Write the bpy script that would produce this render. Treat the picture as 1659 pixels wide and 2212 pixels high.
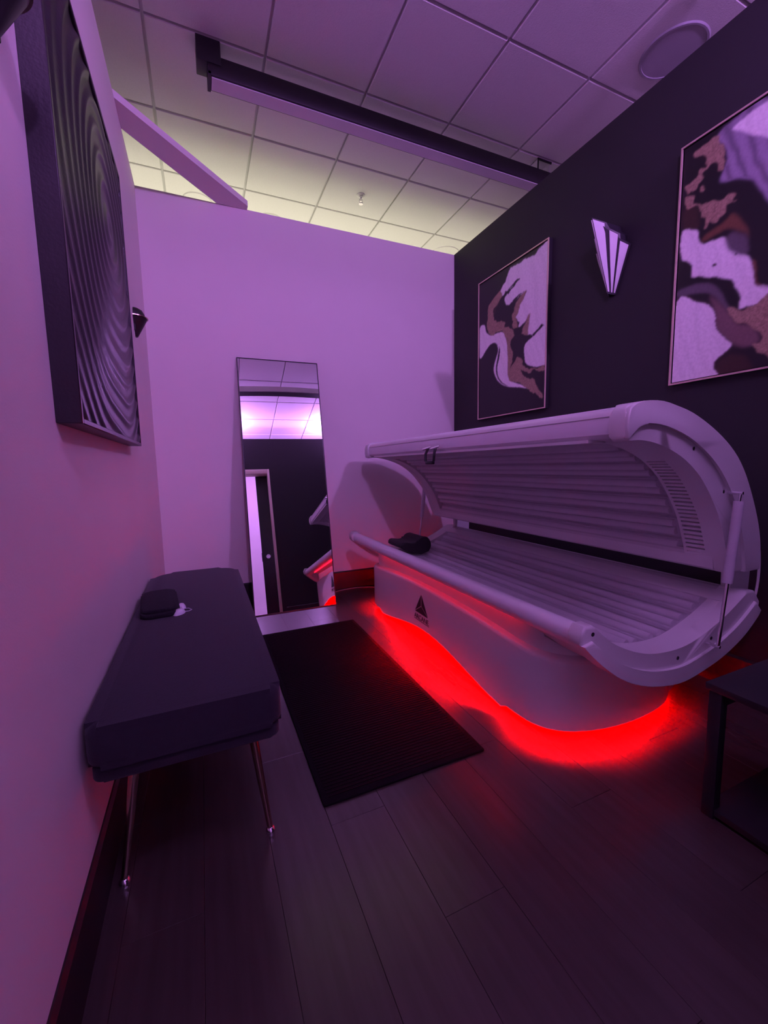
import bpy, bmesh, math, random
import numpy as np
from mathutils import Vector, Matrix

for o in list(bpy.data.objects):
    bpy.data.objects.remove(o, do_unlink=True)
scene = bpy.context.scene
COL = scene.collection
random.seed(7)

# ------------------------------------------------------------------ camera
cam_d = bpy.data.cameras.new('camera')
cam_d.sensor_fit = 'HORIZONTAL'; cam_d.sensor_width = 36.0
cam_d.lens = 895.6 / 1659.0 * 36.0
cam_d.clip_start = 0.02; cam_d.clip_end = 60
cam = bpy.data.objects.new('camera', cam_d); COL.objects.link(cam)
YAW, PIT, ROL = 0.411334, -0.11103793, -0.01874289
_f = Vector((math.sin(YAW)*math.cos(PIT), math.cos(YAW)*math.cos(PIT), math.sin(PIT)))
_r = Vector((math.cos(YAW), -math.sin(YAW), 0)); _u = _r.cross(_f)
_r2 = _r*math.cos(ROL) + _u*math.sin(ROL); _u2 = -_r*math.sin(ROL) + _u*math.cos(ROL)
m = Matrix.Identity(4)
for i in range(3):
    m[i][0] = _r2[i]; m[i][1] = _u2[i]; m[i][2] = -_f[i]
m.translation = Vector((0, 0, 1.10))
cam.matrix_world = m
scene.camera = cam

# ------------------------------------------------------------------ world, lights, exposure
world = bpy.data.worlds.new('world'); scene.world = world; world.use_nodes = True
world.node_tree.nodes['Background'].inputs[0].default_value = (0.30, 0.16, 0.30, 1)
world.node_tree.nodes['Background'].inputs[1].default_value = 0.0
vs = scene.view_settings
scene.display_settings.display_device = 'sRGB'
vs.view_transform = 'Standard'; vs.look = 'None'; vs.gamma = 1.0; vs.use_curve_mapping = False
vs.exposure = 0.15

def area(name, loc, target, sx, sy, power, col, spread=180):
    d = bpy.data.lights.new(name, 'AREA'); d.shape = 'RECTANGLE'; d.size = sx; d.size_y = sy
    d.energy = power; d.color = col; d.spread = math.radians(spread)
    o = bpy.data.objects.new(name, d); COL.objects.link(o); o.location = loc
    o.rotation_euler = (Vector(target) - Vector(loc)).to_track_quat('-Z', 'Y').to_euler()
    return o
def bulb(name, loc, radius, power, col):
    d = bpy.data.lights.new(name, 'POINT'); d.energy = power; d.color = col; d.shadow_soft_size = radius
    o = bpy.data.objects.new(name, d); COL.objects.link(o); o.location = loc
    return o
PURPLE = (0.60, 0.25, 1.0)
bulb('led_front_wall_right_offscreen', (2.14, -0.535, 3.158), 0.045, 110, PURPLE)
bulb('led_front_wall_doorway_offscreen', (0.25, -0.535, 3.158), 0.045, 88, PURPLE)
area('led_strip_front_wall_offscreen', (1.1, -0.74, 3.135), (1.1, 3.5, 3.2), 2.5, 0.07, 12, PURPLE)
area('corridor_ceiling_lamp_offscreen', (0.6, -1.55, 3.36), (0.6, -1.55, 0), 2.4, 0.3, 14, PURPLE)
area('hall_ceiling_lamp_offscreen', (0.8, 5.0, 3.38), (0.8, 5.0, 0), 3.2, 0.5, 205, (1.0, 1.0, 0.86), 140)

# ------------------------------------------------------------------ materials
MATS = {}
def mat(name, col, rough=0.6, metal=0.0, noise=None, bump=None, spec=0.5, emis=None, estr=0.0, coat=0.0):
    """noise=(scale, amount) colour mottling; bump=(scale, strength, distance)"""
    mt = bpy.data.materials.new(name); mt.use_nodes = True
    nt = mt.node_tree; b = nt.nodes['Principled BSDF']
    b.inputs['Base Color'].default_value = (*col, 1); b.inputs['Roughness'].default_value = rough
    b.inputs['Metallic'].default_value = metal; b.inputs['Specular IOR Level'].default_value = spec
    b.inputs['Coat Weight'].default_value = coat
    tc = nt.nodes.new('ShaderNodeTexCoord')
    if noise:
        n = nt.nodes.new('ShaderNodeTexNoise'); n.inputs['Scale'].default_value = noise[0]; n.inputs['Detail'].default_value = 4
        nt.links.new(tc.outputs['Object'], n.inputs['Vector'])
        r = nt.nodes.new('ShaderNodeMapRange'); r.inputs[3].default_value = 1-noise[1]; r.inputs[4].default_value = 1+noise[1]
        nt.links.new(n.outputs['Fac'], r.inputs[0])
        mx = nt.nodes.new('ShaderNodeMix'); mx.data_type = 'RGBA'; mx.blend_type = 'MULTIPLY'; mx.inputs[0].default_value = 1
        mx.inputs[6].default_value = (*col, 1); nt.links.new(r.outputs[0], mx.inputs[7])
        nt.links.new(mx.outputs[2], b.inputs['Base Color'])
    if bump:
        n = nt.nodes.new('ShaderNodeTexNoise'); n.inputs['Scale'].default_value = bump[0]; n.inputs['Detail'].default_value = 3
        nt.links.new(tc.outputs['Object'], n.inputs['Vector'])
        bp = nt.nodes.new('ShaderNodeBump'); bp.inputs['Strength'].default_value = bump[1]; bp.inputs['Distance'].default_value = bump[2]
        nt.links.new(n.outputs['Fac'], bp.inputs['Height']); nt.links.new(bp.outputs[0], b.inputs['Normal'])
    if emis:
        b.inputs['Emission Color'].default_value = (*emis, 1); b.inputs['Emission Strength'].default_value = estr
    MATS[name] = mt
    return mt
M_white = mat('white wall paint', (0.82, 0.76, 0.73), 0.75, noise=(3, .03), bump=(180, .12, .004))
M_blackwall = mat('black wall paint', (0.022, 0.020, 0.024), 0.7, noise=(4, .1), bump=(180, .12, .004))
M_base = mat('black vinyl baseboard', (0.012, 0.011, 0.012), 0.5, noise=(6, .1))
M_tile = mat('ceiling tile', (0.76, 0.76, 0.72), 0.9, noise=(90, .05), bump=(240, .35, .004))
M_grid = mat('ceiling grid metal', (0.68, 0.68, 0.66), 0.5, noise=(5, .03))
M_slab = mat('plenum', (0.25, 0.25, 0.25), 0.9, noise=(3, .1))
M_fixblack = mat('black painted metal', (0.022, 0.020, 0.026), 0.45, noise=(8, .1))
M_fixlens = mat('grey light lens', (0.74, 0.73, 0.73), 0.5, noise=(12, .05))
M_black = mat('black satin', (0.016, 0.015, 0.018), 0.45, noise=(8, .1))
M_velvet = mat('black velvet upholstery', (0.016, 0.012, 0.024), 0.85, noise=(60, .2), bump=(300, .3, .003))
M_velvet.node_tree.nodes['Principled BSDF'].inputs['Sheen Weight'].default_value = 0.12
M_velvet.node_tree.nodes['Principled BSDF'].inputs['Sheen Roughness'].default_value = 0.5
M_leg = mat('brushed brass', (0.55, 0.42, 0.32), 0.25, 1.0, noise=(40, .1))
M_chrome = mat('chrome', (0.85, 0.85, 0.87), 0.12, 1.0, noise=(30, .05))
M_mat = mat('black rubber mat', (0.007, 0.005, 0.007), 0.95, noise=(120, .25), bump=(160, .5, .004), spec=.15)
M_plastic = mat('white bed plastic', (0.74, 0.74, 0.72), 0.32, noise=(10, .03), coat=.15)
M_gloss = mat('glossy white base panel', (0.70, 0.69, 0.69), 0.16, noise=(6, .03), coat=.4)
M_rail = mat('silver aluminium rail', (0.80, 0.79, 0.81), 0.36, 0.10, noise=(20, .03))
M_refl = mat('lamp reflector aluminium', (0.70, 0.69, 0.71), 0.45, 0.0, noise=(20, .05))
M_lamp = mat('frosted lamp glass', (0.90, 0.89, 0.90), 0.35, noise=(20, .04))
M_dark = mat('dark slot', (0.03, 0.027, 0.033), 0.6, noise=(20, .1))
M_strut = mat('grey strut sleeve', (0.60, 0.58, 0.62), 0.4, noise=(20, .05))
M_mirror = mat('mirror glass', (0.93, 0.93, 0.94), 0.0, 1.0)
M_frame = mat('rose gold frame', (0.78, 0.60, 0.48), 0.4, 0.4, noise=(40, .1))
M_door = mat('black door', (0.016, 0.015, 0.017), 0.4, noise=(6, .1))
M_cream = mat('cream door frame', (0.80, 0.72, 0.58), 0.5, noise=(6, .04))
M_glass = mat('frosted sconce glass', (0.80, 0.78, 0.80), 0.35, noise=(8, .04))
M_red = mat('red led strip', (0.5, 0.0, 0.0), 0.4, noise=(5, .02), emis=(1.0, 0.0, 0.0), estr=850)
M_red2 = mat('dim red led strip', (0.5, 0.0, 0.0), 0.4, noise=(5, .02), emis=(1.0, 0.004, 0.02), estr=5.0)
M_logo = mat('black print', (0.012, 0.010, 0.014), 0.5, noise=(10, .1))
M_goggle = mat('pale plastic', (0.72, 0.74, 0.80), 0.25, noise=(30, .05))
M_towel = mat('black terry', (0.010, 0.008, 0.014), 0.95, noise=(90, .3), bump=(200, .7, .006))
M_cord = mat('grey cord', (0.20, 0.19, 0.20), 0.5, noise=(30, .1))
M_speaker = mat('speaker grille', (0.40, 0.39, 0.42), 0.8, noise=(300, .12), bump=(500, .5, .003))
M_hallfloor = mat('pale hall floor', (0.55, 0.53, 0.50), 0.6, noise=(3, .1))
M_pillow = mat('black vinyl pillow', (0.018, 0.015, 0.018), 0.55, noise=(40, .2))

def acrylic():
    mt = bpy.data.materials.new('clear acrylic'); mt.use_nodes = True; nt = mt.node_tree
    for n in list(nt.nodes): nt.nodes.remove(n)
    out = nt.nodes.new('ShaderNodeOutputMaterial'); tr = nt.nodes.new('ShaderNodeBsdfTransparent'); tr.inputs[0].default_value = (.985, .98, .985, 1)
    gl = nt.nodes.new('ShaderNodeBsdfGlossy'); gl.inputs['Roughness'].default_value = .12
    ns = nt.nodes.new('ShaderNodeTexNoise'); ns.inputs['Scale'].default_value = 8
    df = nt.nodes.new('ShaderNodeBsdfDiffuse'); df.inputs[0].default_value = (.8, .78, .80, 1)
    m1 = nt.nodes.new('ShaderNodeMixShader'); m2 = nt.nodes.new('ShaderNodeMixShader')
    lw = nt.nodes.new('ShaderNodeLayerWeight'); lw.inputs[0].default_value = .25
    fr = nt.nodes.new('ShaderNodeMapRange'); fr.inputs[3].default_value = .015; fr.inputs[4].default_value = .12; nt.links.new(lw.outputs['Facing'], fr.inputs[0])
    mr = nt.nodes.new('ShaderNodeMapRange'); mr.inputs[3].default_value = .10; mr.inputs[4].default_value = .14
    nt.links.new(ns.outputs['Fac'], mr.inputs[0]); nt.links.new(mr.outputs[0], m1.inputs[0])
    nt.links.new(tr.outputs[0], m1.inputs[1]); nt.links.new(df.outputs[0], m1.inputs[2])
    nt.links.new(fr.outputs[0], m2.inputs[0]); nt.links.new(m1.outputs[0], m2.inputs[1]); nt.links.new(gl.outputs[0], m2.inputs[2])
    nt.links.new(m2.outputs[0], out.inputs[0])
    return mt
M_acryl = acrylic()

def plank_mat():
    mt = bpy.data.materials.new('dark vinyl plank'); mt.use_nodes = True; nt = mt.node_tree; b = nt.nodes['Principled BSDF']
    tc = nt.nodes.new('ShaderNodeTexCoord'); oi = nt.nodes.new('ShaderNodeObjectInfo')
    mp = nt.nodes.new('ShaderNodeMapping'); mp.inputs['Scale'].default_value = (14, 1.2, 1)
    ad = nt.nodes.new('ShaderNodeVectorMath'); ad.operation = 'ADD'
    nt.links.new(tc.outputs['Object'], mp.inputs['Vector']); nt.links.new(mp.outputs[0], ad.inputs[0]); nt.links.new(oi.outputs['Location'], ad.inputs[1])
    n = nt.nodes.new('ShaderNodeTexNoise'); n.inputs['Scale'].default_value = 3; n.inputs['Detail'].default_value = 6
    nt.links.new(ad.outputs[0], n.inputs['Vector'])
    cr = nt.nodes.new('ShaderNodeValToRGB')
    cr.color_ramp.elements[0].color = (0.040, 0.030, 0.027, 1); cr.color_ramp.elements[1].color = (0.070, 0.054, 0.049, 1)
    nt.links.new(n.outputs['Fac'], cr.inputs[0])
    mr = nt.nodes.new('ShaderNodeMapRange'); mr.inputs[3].default_value = .93; mr.inputs[4].default_value = 1.07
    nt.links.new(oi.outputs['Random'], mr.inputs[0])
    mx = nt.nodes.new('ShaderNodeMix'); mx.data_type = 'RGBA'; mx.blend_type = 'MULTIPLY'; mx.inputs[0].default_value = 1
    nt.links.new(cr.outputs[0], mx.inputs[6]); nt.links.new(mr.outputs[0], mx.inputs[7]); nt.links.new(mx.outputs[2], b.inputs['Base Color'])
    b.inputs['Roughness'].default_value = .26; b.inputs['Specular IOR Level'].default_value = .7
    bp = nt.nodes.new('ShaderNodeBump'); bp.inputs['Strength'].default_value = .15; bp.inputs['Distance'].default_value = .002
    nt.links.new(n.outputs['Fac'], bp.inputs['Height']); nt.links.new(bp.outputs[0], b.inputs['Normal'])
    return mt
M_plank = plank_mat()

def paint_mat():
    mt = bpy.data.materials.new('poured paint print'); mt.use_nodes = True; nt = mt.node_tree; b = nt.nodes['Principled BSDF']
    at = nt.nodes.new('ShaderNodeAttribute'); at.attribute_name = 'paint'
    tc = nt.nodes.new('ShaderNodeTexCoord'); n = nt.nodes.new('ShaderNodeTexNoise'); n.inputs['Scale'].default_value = 70; n.inputs['Detail'].default_value = 5
    nt.links.new(tc.outputs['Object'], n.inputs['Vector'])
    mr = nt.nodes.new('ShaderNodeMapRange'); mr.inputs[3].default_value = .82; mr.inputs[4].default_value = 1.18; nt.links.new(n.outputs['Fac'], mr.inputs[0])
    mx = nt.nodes.new('ShaderNodeMix'); mx.data_type = 'RGBA'; mx.blend_type = 'MULTIPLY'; mx.inputs[0].default_value = 1
    nt.links.new(at.outputs['Color'], mx.inputs[6]); nt.links.new(mr.outputs[0], mx.inputs[7]); nt.links.new(mx.outputs[2], b.inputs['Base Color'])
    b.inputs['Roughness'].default_value = .45
    return mt
M_paint = paint_mat()

# ------------------------------------------------------------------ helpers
def link(o, parent=None):
    COL.objects.link(o)
    if parent: o.parent = parent
    return o
def mobj(name, verts, faces, mt, parent=None, smooth=False):
    me = bpy.data.meshes.new(name); me.from_pydata([tuple(v) for v in verts], [], faces); me.update()
    bm = bmesh.new(); bm.from_mesh(me); bmesh.ops.recalc_face_normals(bm, faces=bm.faces); bm.to_mesh(me); bm.free()
    me.materials.append(mt)
    if smooth:
        for p in me.polygons: p.use_smooth = True
    return link(bpy.data.objects.new(name, me), parent)
def finish(name, bm, mt, parent=None, smooth_angle=None):
    bmesh.ops.recalc_face_normals(bm, faces=bm.faces)
    me = bpy.data.meshes.new(name); bm.to_mesh(me); bm.free(); me.materials.append(mt)
    if smooth_angle:
        for p in me.polygons: p.use_smooth = True
        me.set_sharp_from_angle(angle=math.radians(smooth_angle))
    return link(bpy.data.objects.new(name, me), parent)
def bm_box(bm, x0, x1, y0, y1, z0, z1):
    v = [bm.verts.new(p) for p in ((x0,y0,z0),(x1,y0,z0),(x1,y1,z0),(x0,y1,z0),(x0,y0,z1),(x1,y0,z1),(x1,y1,z1),(x0,y1,z1))]
    for f in ((0,3,2,1),(4,5,6,7),(0,1,5,4),(1,2,6,5),(2,3,7,6),(3,0,4,7)): bm.faces.new([v[i] for i in f])
def box(name, x0, x1, y0, y1, z0, z1, mt, parent=None, bev=0, seg=2):
    bm = bmesh.new(); bm_box(bm, x0, x1, y0, y1, z0, z1)
    if bev: bmesh.ops.bevel(bm, geom=list(bm.edges), offset=bev, segments=seg, profile=.5, affect='EDGES')
    return finish(name, bm, mt, parent, 40 if bev else None)
def boxes(name, lst, mt, parent=None):
    bm = bmesh.new()
    for b in lst: bm_box(bm, *b)
    return finish(name, bm, mt, parent)
def prism(name, prof, y0, y1, mt, parent=None, bev=0, seg=3, axis='Y', ang=35):
    """closed profile of (x,z) points swept along Y (or (y,z) along X, or (x,y) along Z)"""
    bm = bmesh.new(); n = len(prof)
    def pt(p, t): return {'Y': (p[0], t, p[1]), 'X': (t, p[0], p[1]), 'Z': (p[0], p[1], t)}[axis]
    a = [bm.verts.new(pt(p, y0)) for p in prof]; b = [bm.verts.new(pt(p, y1)) for p in prof]
    fa = bm.faces.new(a); fb = bm.faces.new(b[::-1])
    for i in range(n): bm.faces.new((a[i], a[(i+1) % n], b[(i+1) % n], b[i]))
    if bev:
        ed = list(set(fa.edges) | set(fb.edges))
        bmesh.ops.bevel(bm, geom=ed, offset=bev, segments=seg, profile=.5, affect='EDGES', clamp_overlap=True)
    return finish(name, bm, mt, parent, ang)
def tube(name, path, rad, mt, parent=None, seg=12, closed=False):
    path = [Vector(p) for p in path]; n = len(path)
    if not hasattr(rad, '__len__'): rad = [rad]*n
    verts = []; faces = []; up = None
    for i, p in enumerate(path):
        a = path[(i-1) % n] if (i > 0 or closed) else p; b = path[(i+1) % n] if (i < n-1 or closed) else p
        t = (b-a).normalized()
        if up is None: up = Vector((0,0,1)) if abs(t.z) < .9 else Vector((1,0,0))
        s = t.cross(up).normalized(); up = s.cross(t).normalized()
        for k in range(seg):
            an = 2*math.pi*k/seg; verts.append(p + (s*math.cos(an) + up*math.sin(an))*rad[i])
    for i in range(n if closed else n-1):
        for k in range(seg):
            j = (i+1) % n; faces.append((i*seg+k, i*seg+(k+1) % seg, j*seg+(k+1) % seg, j*seg+k))
    if not closed: faces += [tuple(range(seg)), tuple(range((n-1)*seg, n*seg))]
    o = mobj(name, verts, faces, mt, parent, True); o.data.set_sharp_from_angle(angle=math.radians(50)); return o
def lathe(name, prof, mt, parent=None, loc=(0,0,0), seg=24, ang0=0, ang1=2*math.pi, rot=None):
    full = abs(ang1-ang0-2*math.pi) < 1e-6; ns = seg if full else seg+1
    verts = []; faces = []
    for k in range(ns):
        an = ang0+(ang1-ang0)*k/seg
        for r, z in prof: verts.append(Vector((r*math.cos(an), r*math.sin(an), z)))
    n = len(prof)
    for k in range(seg):
        j = (k+1) % ns
        for i in range(n-1): faces.append((k*n+i, j*n+i, j*n+i+1, k*n+i+1))
    if rot: verts = [rot @ v for v in verts]
    verts = [v+Vector(loc) for v in verts]
    o = mobj(name, verts, faces, mt, parent, True)
    bm = bmesh.new(); bm.from_mesh(o.data); bmesh.ops.remove_doubles(bm, verts=bm.verts, dist=1e-5); bmesh.ops.recalc_face_normals(bm, faces=bm.faces); bm.to_mesh(o.data); bm.free()
    o.data.set_sharp_from_angle(angle=math.radians(40)); return o
def catmull(pts, k=4):
    out = []; n = len(pts)
    for i in range(n-1):
        p0, p1, p2, p3 = pts[max(i-1,0)], pts[i], pts[i+1], pts[min(i+2,n-1)]
        for j in range(k):
            t = j/k
            out.append(tuple(.5*(2*p1[a]+(p2[a]-p0[a])*t+(2*p0[a]-5*p1[a]+4*p2[a]-p3[a])*t*t+(3*p1[a]-p0[a]-3*p2[a]+p3[a])*t**3) for a in range(len(p1))))
    out.append(tuple(pts[-1])); return out
def offset(pts, d):
    """offset an open 2D curve along its left normal"""
    out = []
    for i, p in enumerate(pts):
        a = pts[max(i-1,0)]; b = pts[min(i+1,len(pts)-1)]
        tx, tz = b[0]-a[0], b[1]-a[1]; l = math.hypot(tx, tz) or 1
        out.append((p[0]-tz/l*d, p[1]+tx/l*d))
    return out
def resample(pts, n):
    L = [0]
    for a, b in zip(pts, pts[1:]): L.append(L[-1]+math.hypot(b[0]-a[0], b[1]-a[1]))
    out = []
    for i in range(n):
        s = L[-1]*i/(n-1); k = 0
        while k < len(L)-2 and L[k+1] < s: k += 1
        t = (s-L[k])/max(L[k+1]-L[k],1e-9); out.append((pts[k][0]+(pts[k+1][0]-pts[k][0])*t, pts[k][1]+(pts[k+1][1]-pts[k][1])*t))
    return out
def tag(o, label, cat, group=None):
    o['label'] = label; o['category'] = cat
    if group: o['group'] = group
    return o
def thing(name, label, cat, loc=(0,0,0), group=None):
    o = bpy.data.objects.new(name, None); o.empty_display_size = .05; COL.objects.link(o); o.location = loc
    return tag(o, label, cat, group)
def structure(o, label=None):
    o['kind'] = 'structure'
    if label: o['label'] = label
    return o
def local(root):
    """re-base children built in world coordinates onto the root's location"""
    L = Vector(root.location)
    seen = set()
    def walk(o):
        for c in o.children:
            if c.type == 'MESH' and c.data.name not in seen:
                c.data.transform(Matrix.Translation(-L)); seen.add(c.data.name)
            walk(c)
    walk(root)
# ------------------------------------------------------------------ the room shell
XL, XR, YB, YF, WH, CH = -0.30, 2.293, 3.50, -0.42, 3.05, 3.41
TH = 0.12
structure(boxes('wall_left', [(XL-TH, XL, YF-TH, YB+TH, 0, WH)], M_white), 'white painted partition wall behind the bench')
structure(boxes('wall_back', [(XL, XR, YB, YB+TH, 0, WH), (-3.0, XL-TH, YB, YB+TH, 0, WH), (XR+TH, 5.0, YB, YB+TH, 0, WH)], M_white), 'white painted partition wall behind the leaning mirror')  # outer two stretches are unseen, added to shield the side ceiling from hall light
structure(boxes('wall_right', [(XR, XR+TH, YF-TH, YB+TH, 0, WH)], M_blackwall), 'black painted partition wall with framed art')
DX0, DX1, DZ = -0.02, 0.90, 2.46
structure(boxes('wall_front', [(XL, DX0, YF-TH, YF, 0, WH), (DX1, XR, YF-TH, YF, 0, WH), (DX0, DX1, YF-TH, YF, DZ, WH)], M_blackwall), 'black painted partition wall around the doorway')
structure(boxes('wall_corridor', [(-3.0, 5.0, -2.72, -2.6, 0, CH+.02)], M_white), 'white corridor wall outside the doorway')
structure(boxes('wall_hall', [(-3.0, 5.0, 7.6, 7.72, 0, CH+.02)], M_white), 'unseen white far wall of the hall, added for bounce light')  # unseen wall, added to bounce hall lamp light up to the ceiling
structure(boxes('wall_west', [(-3.12, -3.0, -2.72, 7.72, 0, CH+.02)], M_white), 'white outer wall of the building')
structure(boxes('wall_east', [(5.0, 5.12, -2.72, 7.72, 0, CH+.02)], M_white), 'white outer wall of the building opposite')

floor = structure(boxes('floor', [(-3.12, 5.12, -2.72, 7.72, -0.06, -0.008)], M_hallfloor), 'dark wood-look plank floor')
# planks run along Y
pw, pl = 0.18, 1.22
bm = bmesh.new(); bm_box(bm, 0, pw-.0007, 0, pl-.0007, -.008, 0)
bmesh.ops.bevel(bm, geom=[e for e in bm.edges if all(v.co.z > -.001 for v in e.verts)], offset=.0006, segments=1, affect='EDGES')
me_pl = bpy.data.meshes.new('plank'); bm.to_mesh(me_pl); bm.free(); me_pl.materials.append(M_plank)
i = 0
x = XL-.12
while x < XR+TH:
    y = YF-.62-(i*0.37) % pl
    while y < YB+TH:
        o = bpy.data.objects.new('plank', me_pl); link(o, floor); o.location = (x, y, 0); y += pl
    x += pw; i += 1

bh, bt = 0.165, 0.012
structure(prism('baseboard_left', [(XL, 0), (XL+bt, 0), (XL+bt, bh-.01), (XL+.004, bh), (XL, bh)], YF, YB, M_base))
structure(prism('baseboard_back', [(YB, 0), (YB-bt, 0), (YB-bt, bh-.01), (YB-.004, bh), (YB, bh)], XL+bt, XR, M_base, axis='X'))
structure(prism('baseboard_right', [(XR, 0), (XR-bt, 0), (XR-bt, bh-.01), (XR-.004, bh), (XR, bh)], YF, YB-bt, M_base))
structure(prism('baseboard_front', [(YF, 0), (YF+bt, 0), (YF+bt, bh-.01), (YF+.004, bh), (YF, bh)], DX1+.09, XR-bt, M_base, axis='X'))

# ceiling: slab, grid of T bars, lay-in tiles
ceil = structure(boxes('ceiling', [(-3.12, 5.12, -2.72, 7.72, CH+.035, CH+.08)], M_slab), 'white suspended tile ceiling')
GX, GY, P = 0.4755, 2.650, 0.61
def tile_mesh():
    bm = bmesh.new(); a = .0075
    bm_box(bm, a, P-a, a, P-a, CH, CH+.02)
    bmesh.ops.bevel(bm, geom=[e for e in bm.edges if all(v.co.z < CH+.001 for v in e.verts)], offset=.004, segments=1, affect='EDGES')
    me = bpy.data.meshes.new('ceiling_tile'); bmesh.ops.recalc_face_normals(bm, faces=bm.faces); bm.to_mesh(me); bm.free(); me.materials.append(M_tile); return me
me_t = tile_mesh()
for a in range(-6, 8):
    for b in range(-9, 9):
        x, y = GX+a*P, GY+b*P
        if -3.0 < x and x+P < 5.1 and -2.7 < y and y+P < 7.7:
            o = bpy.data.objects.new('ceiling_tile', me_t); link(o, ceil); o.location = (x, y, 0)
for a in range(-5, 8):
    x = GX+a*P; box('grid_bar', x-.0118, x+.0118, -2.7, 7.7, CH+.0205, CH+.034, M_grid, ceil)
for b in range(-8, 9):
    y = GY+b*P; box('grid_bar', -3.0, 5.0, y-.0117, y+.0117, CH+.0207, CH+.0335, M_grid, ceil)

# doorway in the front wall with a black sliding door mostly pushed aside
door = bpy.data.objects.new('door_1', None); COL.objects.link(door); structure(door, 'black sliding door in a cream frame')
door.location = (DX1, YF, 0)
box('door_frame', DX1-.012, DX1+.022, YF-TH-.012, YF+.014, 0, DZ+.03, M_cream, door, .004)
box('door_frame', DX0-.03, DX0+.03, YF-TH-.012, YF+.014, 0, DZ+.03, M_cream, door, .004)
box('door_header', DX0+.03, DX1-.012, YF-TH-.012, YF+.014, DZ-.05, DZ+.03, M_cream, door, .004)
leaf = box('door_leaf', .70, 1.62, YF-TH-.060, YF-TH-.018, .012, DZ-.02, M_door, door, .003)
lathe('flush_pull', [(0, .004), (.02, .004), (.026, .010), (.034, .010), (.036, 0)], M_chrome, leaf, (.795, YF-TH-.018, 1.02), rot=Matrix.Rotation(-math.pi/2, 3, 'X'))
box('latch_plate', .694, .702, YF-TH-.052, YF-TH-.026, .95, 1.09, M_fixblack, leaf)
box('door_track', DX0, 1.7, YF-TH-.065, YF-TH-.010, DZ-.018, DZ+.03, M_fixblack, door)
local(door)

# ------------------------------------------------------------------ diagonal brace board resting on two walls
br = prism('corner_brace', [(XL-.05, 2.71), (.44, 3.45), (.44, YB+.05), (.275, YB+.05), (XL-.05, 2.925)], WH-.002, WH+.036, M_white, None, axis='Z')
tag(br, 'flat board laid diagonally across the corner of the white wall tops', 'brace')

# ------------------------------------------------------------------ suspended linear fixture near the ceiling
def linear_fixture():
    r = thing('linear_ceiling_fixture', 'long black linear fixture with a grey lens, hung over the black wall', 'light fixture', (.165, 2.71, CH))
    y0, y1, z0, z1 = 2.660, 2.768, 3.232, 3.338
    box('housing', .165, 2.78, y0, y1, z0+.004, z1, M_fixblack, r, .004)
    box('lens', .185, 2.76, y0+.012, y1-.012, z0-.001, z0+.01, M_fixlens, r)
    for a in ((.165, .182, y0, y1), (2.763, 2.78, y0, y1)): box('end_trim', *a, z0-.003, z0+.02, M_fixblack, r)
    box('mount_bracket', .112, .236, 2.655, 2.76, 3.292, CH+.002, M_fixblack, r, .003)
    b2 = boxes('mount_bracket', [(2.50, 2.505, 2.665, 2.76, 3.33, CH+.002), (2.62, 2.625, 2.665, 2.76, 3.33, CH+.002), (2.50, 2.625, 2.665, 2.76, CH-.004, CH+.002)], M_fixlens, r)
    boxes('bracket_edge', [(2.495, 2.632, 2.658, 2.665, CH-.012, CH+.002), (2.495, 2.503, 2.658, 2.665, 3.33, CH)], M_fixblack, b2)
    local(r)
linear_fixture()
def bowed_fixture():
    r = thing('bowed_ceiling_fixture', 'bowed grey and black linear fixture seen only in the leaning mirror', 'light fixture', (1.2, .80, CH))
    vs_, fs, fl = [], [], []
    n = 28
    def ring(mt, name, ya, yb, za, zb):
        v = []; f = []
        for k in range(n+1):
            x = -.2+2.9*k/n; bow = .16*(1-((x-1.15)/1.45)**2)
            v += [(x, ya+bow, za), (x, yb+bow, za), (x, yb+bow, zb), (x, ya+bow, zb)]
        for k in range(n):
            for q in range(4): f.append((k*4+q, k*4+(q+1) % 4, k*4+4+(q+1) % 4, k*4+4+q))
        f += [(0,1,2,3), tuple(n*4+q for q in range(4))]
        return mobj(name, v, f, mt, r)
    ring(M_fixblack, 'housing', .62, .74, 3.19, 3.27)
    ring(M_fixlens, 'lens', .735, .76, 3.192, 3.268)
    for x in (0.1, 2.3): box('mount_bracket', x-.03, x+.03, .70, .76, 3.26, CH+.002, M_fixblack, r)
    local(r)
bowed_fixture()

# ------------------------------------------------------------------ ceiling discs and sprinkler
def disc(x, y, rad, name, label, cat, mt):
    r = thing(name, label, cat, (x, y, CH))
    lathe('rim', [(rad-.012, 0), (rad-.010, -.008), (rad, -.008), (rad+.006, 0.002)], mt, r, (0,0,0), 40)
    lathe('grille', [(0, -.004), (rad-.011, -.004), (rad-.011, .002)], mt, r, (0,0,0), 40)
disc(2.605, 1.735, .165, 'ceiling_speaker', 'large round speaker grille in the purple-lit ceiling above the black wall', 'speaker', M_speaker)
disc(.735, 4.235, .115, 'recessed_can_light', 'round unlit recessed light beside the end of the diagonal brace', 'light', M_tile)
disc(.115, 4.17, .115, 'recessed_can_light', 'round unlit recessed light seen through the triangle of the brace', 'light', M_tile)
disc(2.60, 4.16, .155, 'recessed_can_light', 'round unlit recessed light above the corner of white and black walls', 'light', M_tile)
sp = thing('fire_sprinkler', 'small fire sprinkler head on the pale ceiling beyond the white wall', 'sprinkler', (1.397, 3.575, CH))
lathe('escutcheon', [(0, -.012), (.02, -.012), (.036, -.004), (.038, .002)], M_tile, sp)
lathe('body', [(0, -.05), (.009, -.05), (.009, -.03), (.014, -.026), (.014, -.01)], M_chrome, sp)
for s in (-1, 1): tube('frame_arm', [(s*.011, 0, -.03), (s*.017, 0, -.05), (s*.004, 0, -.068)], .003, M_chrome, sp, 8)
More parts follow.
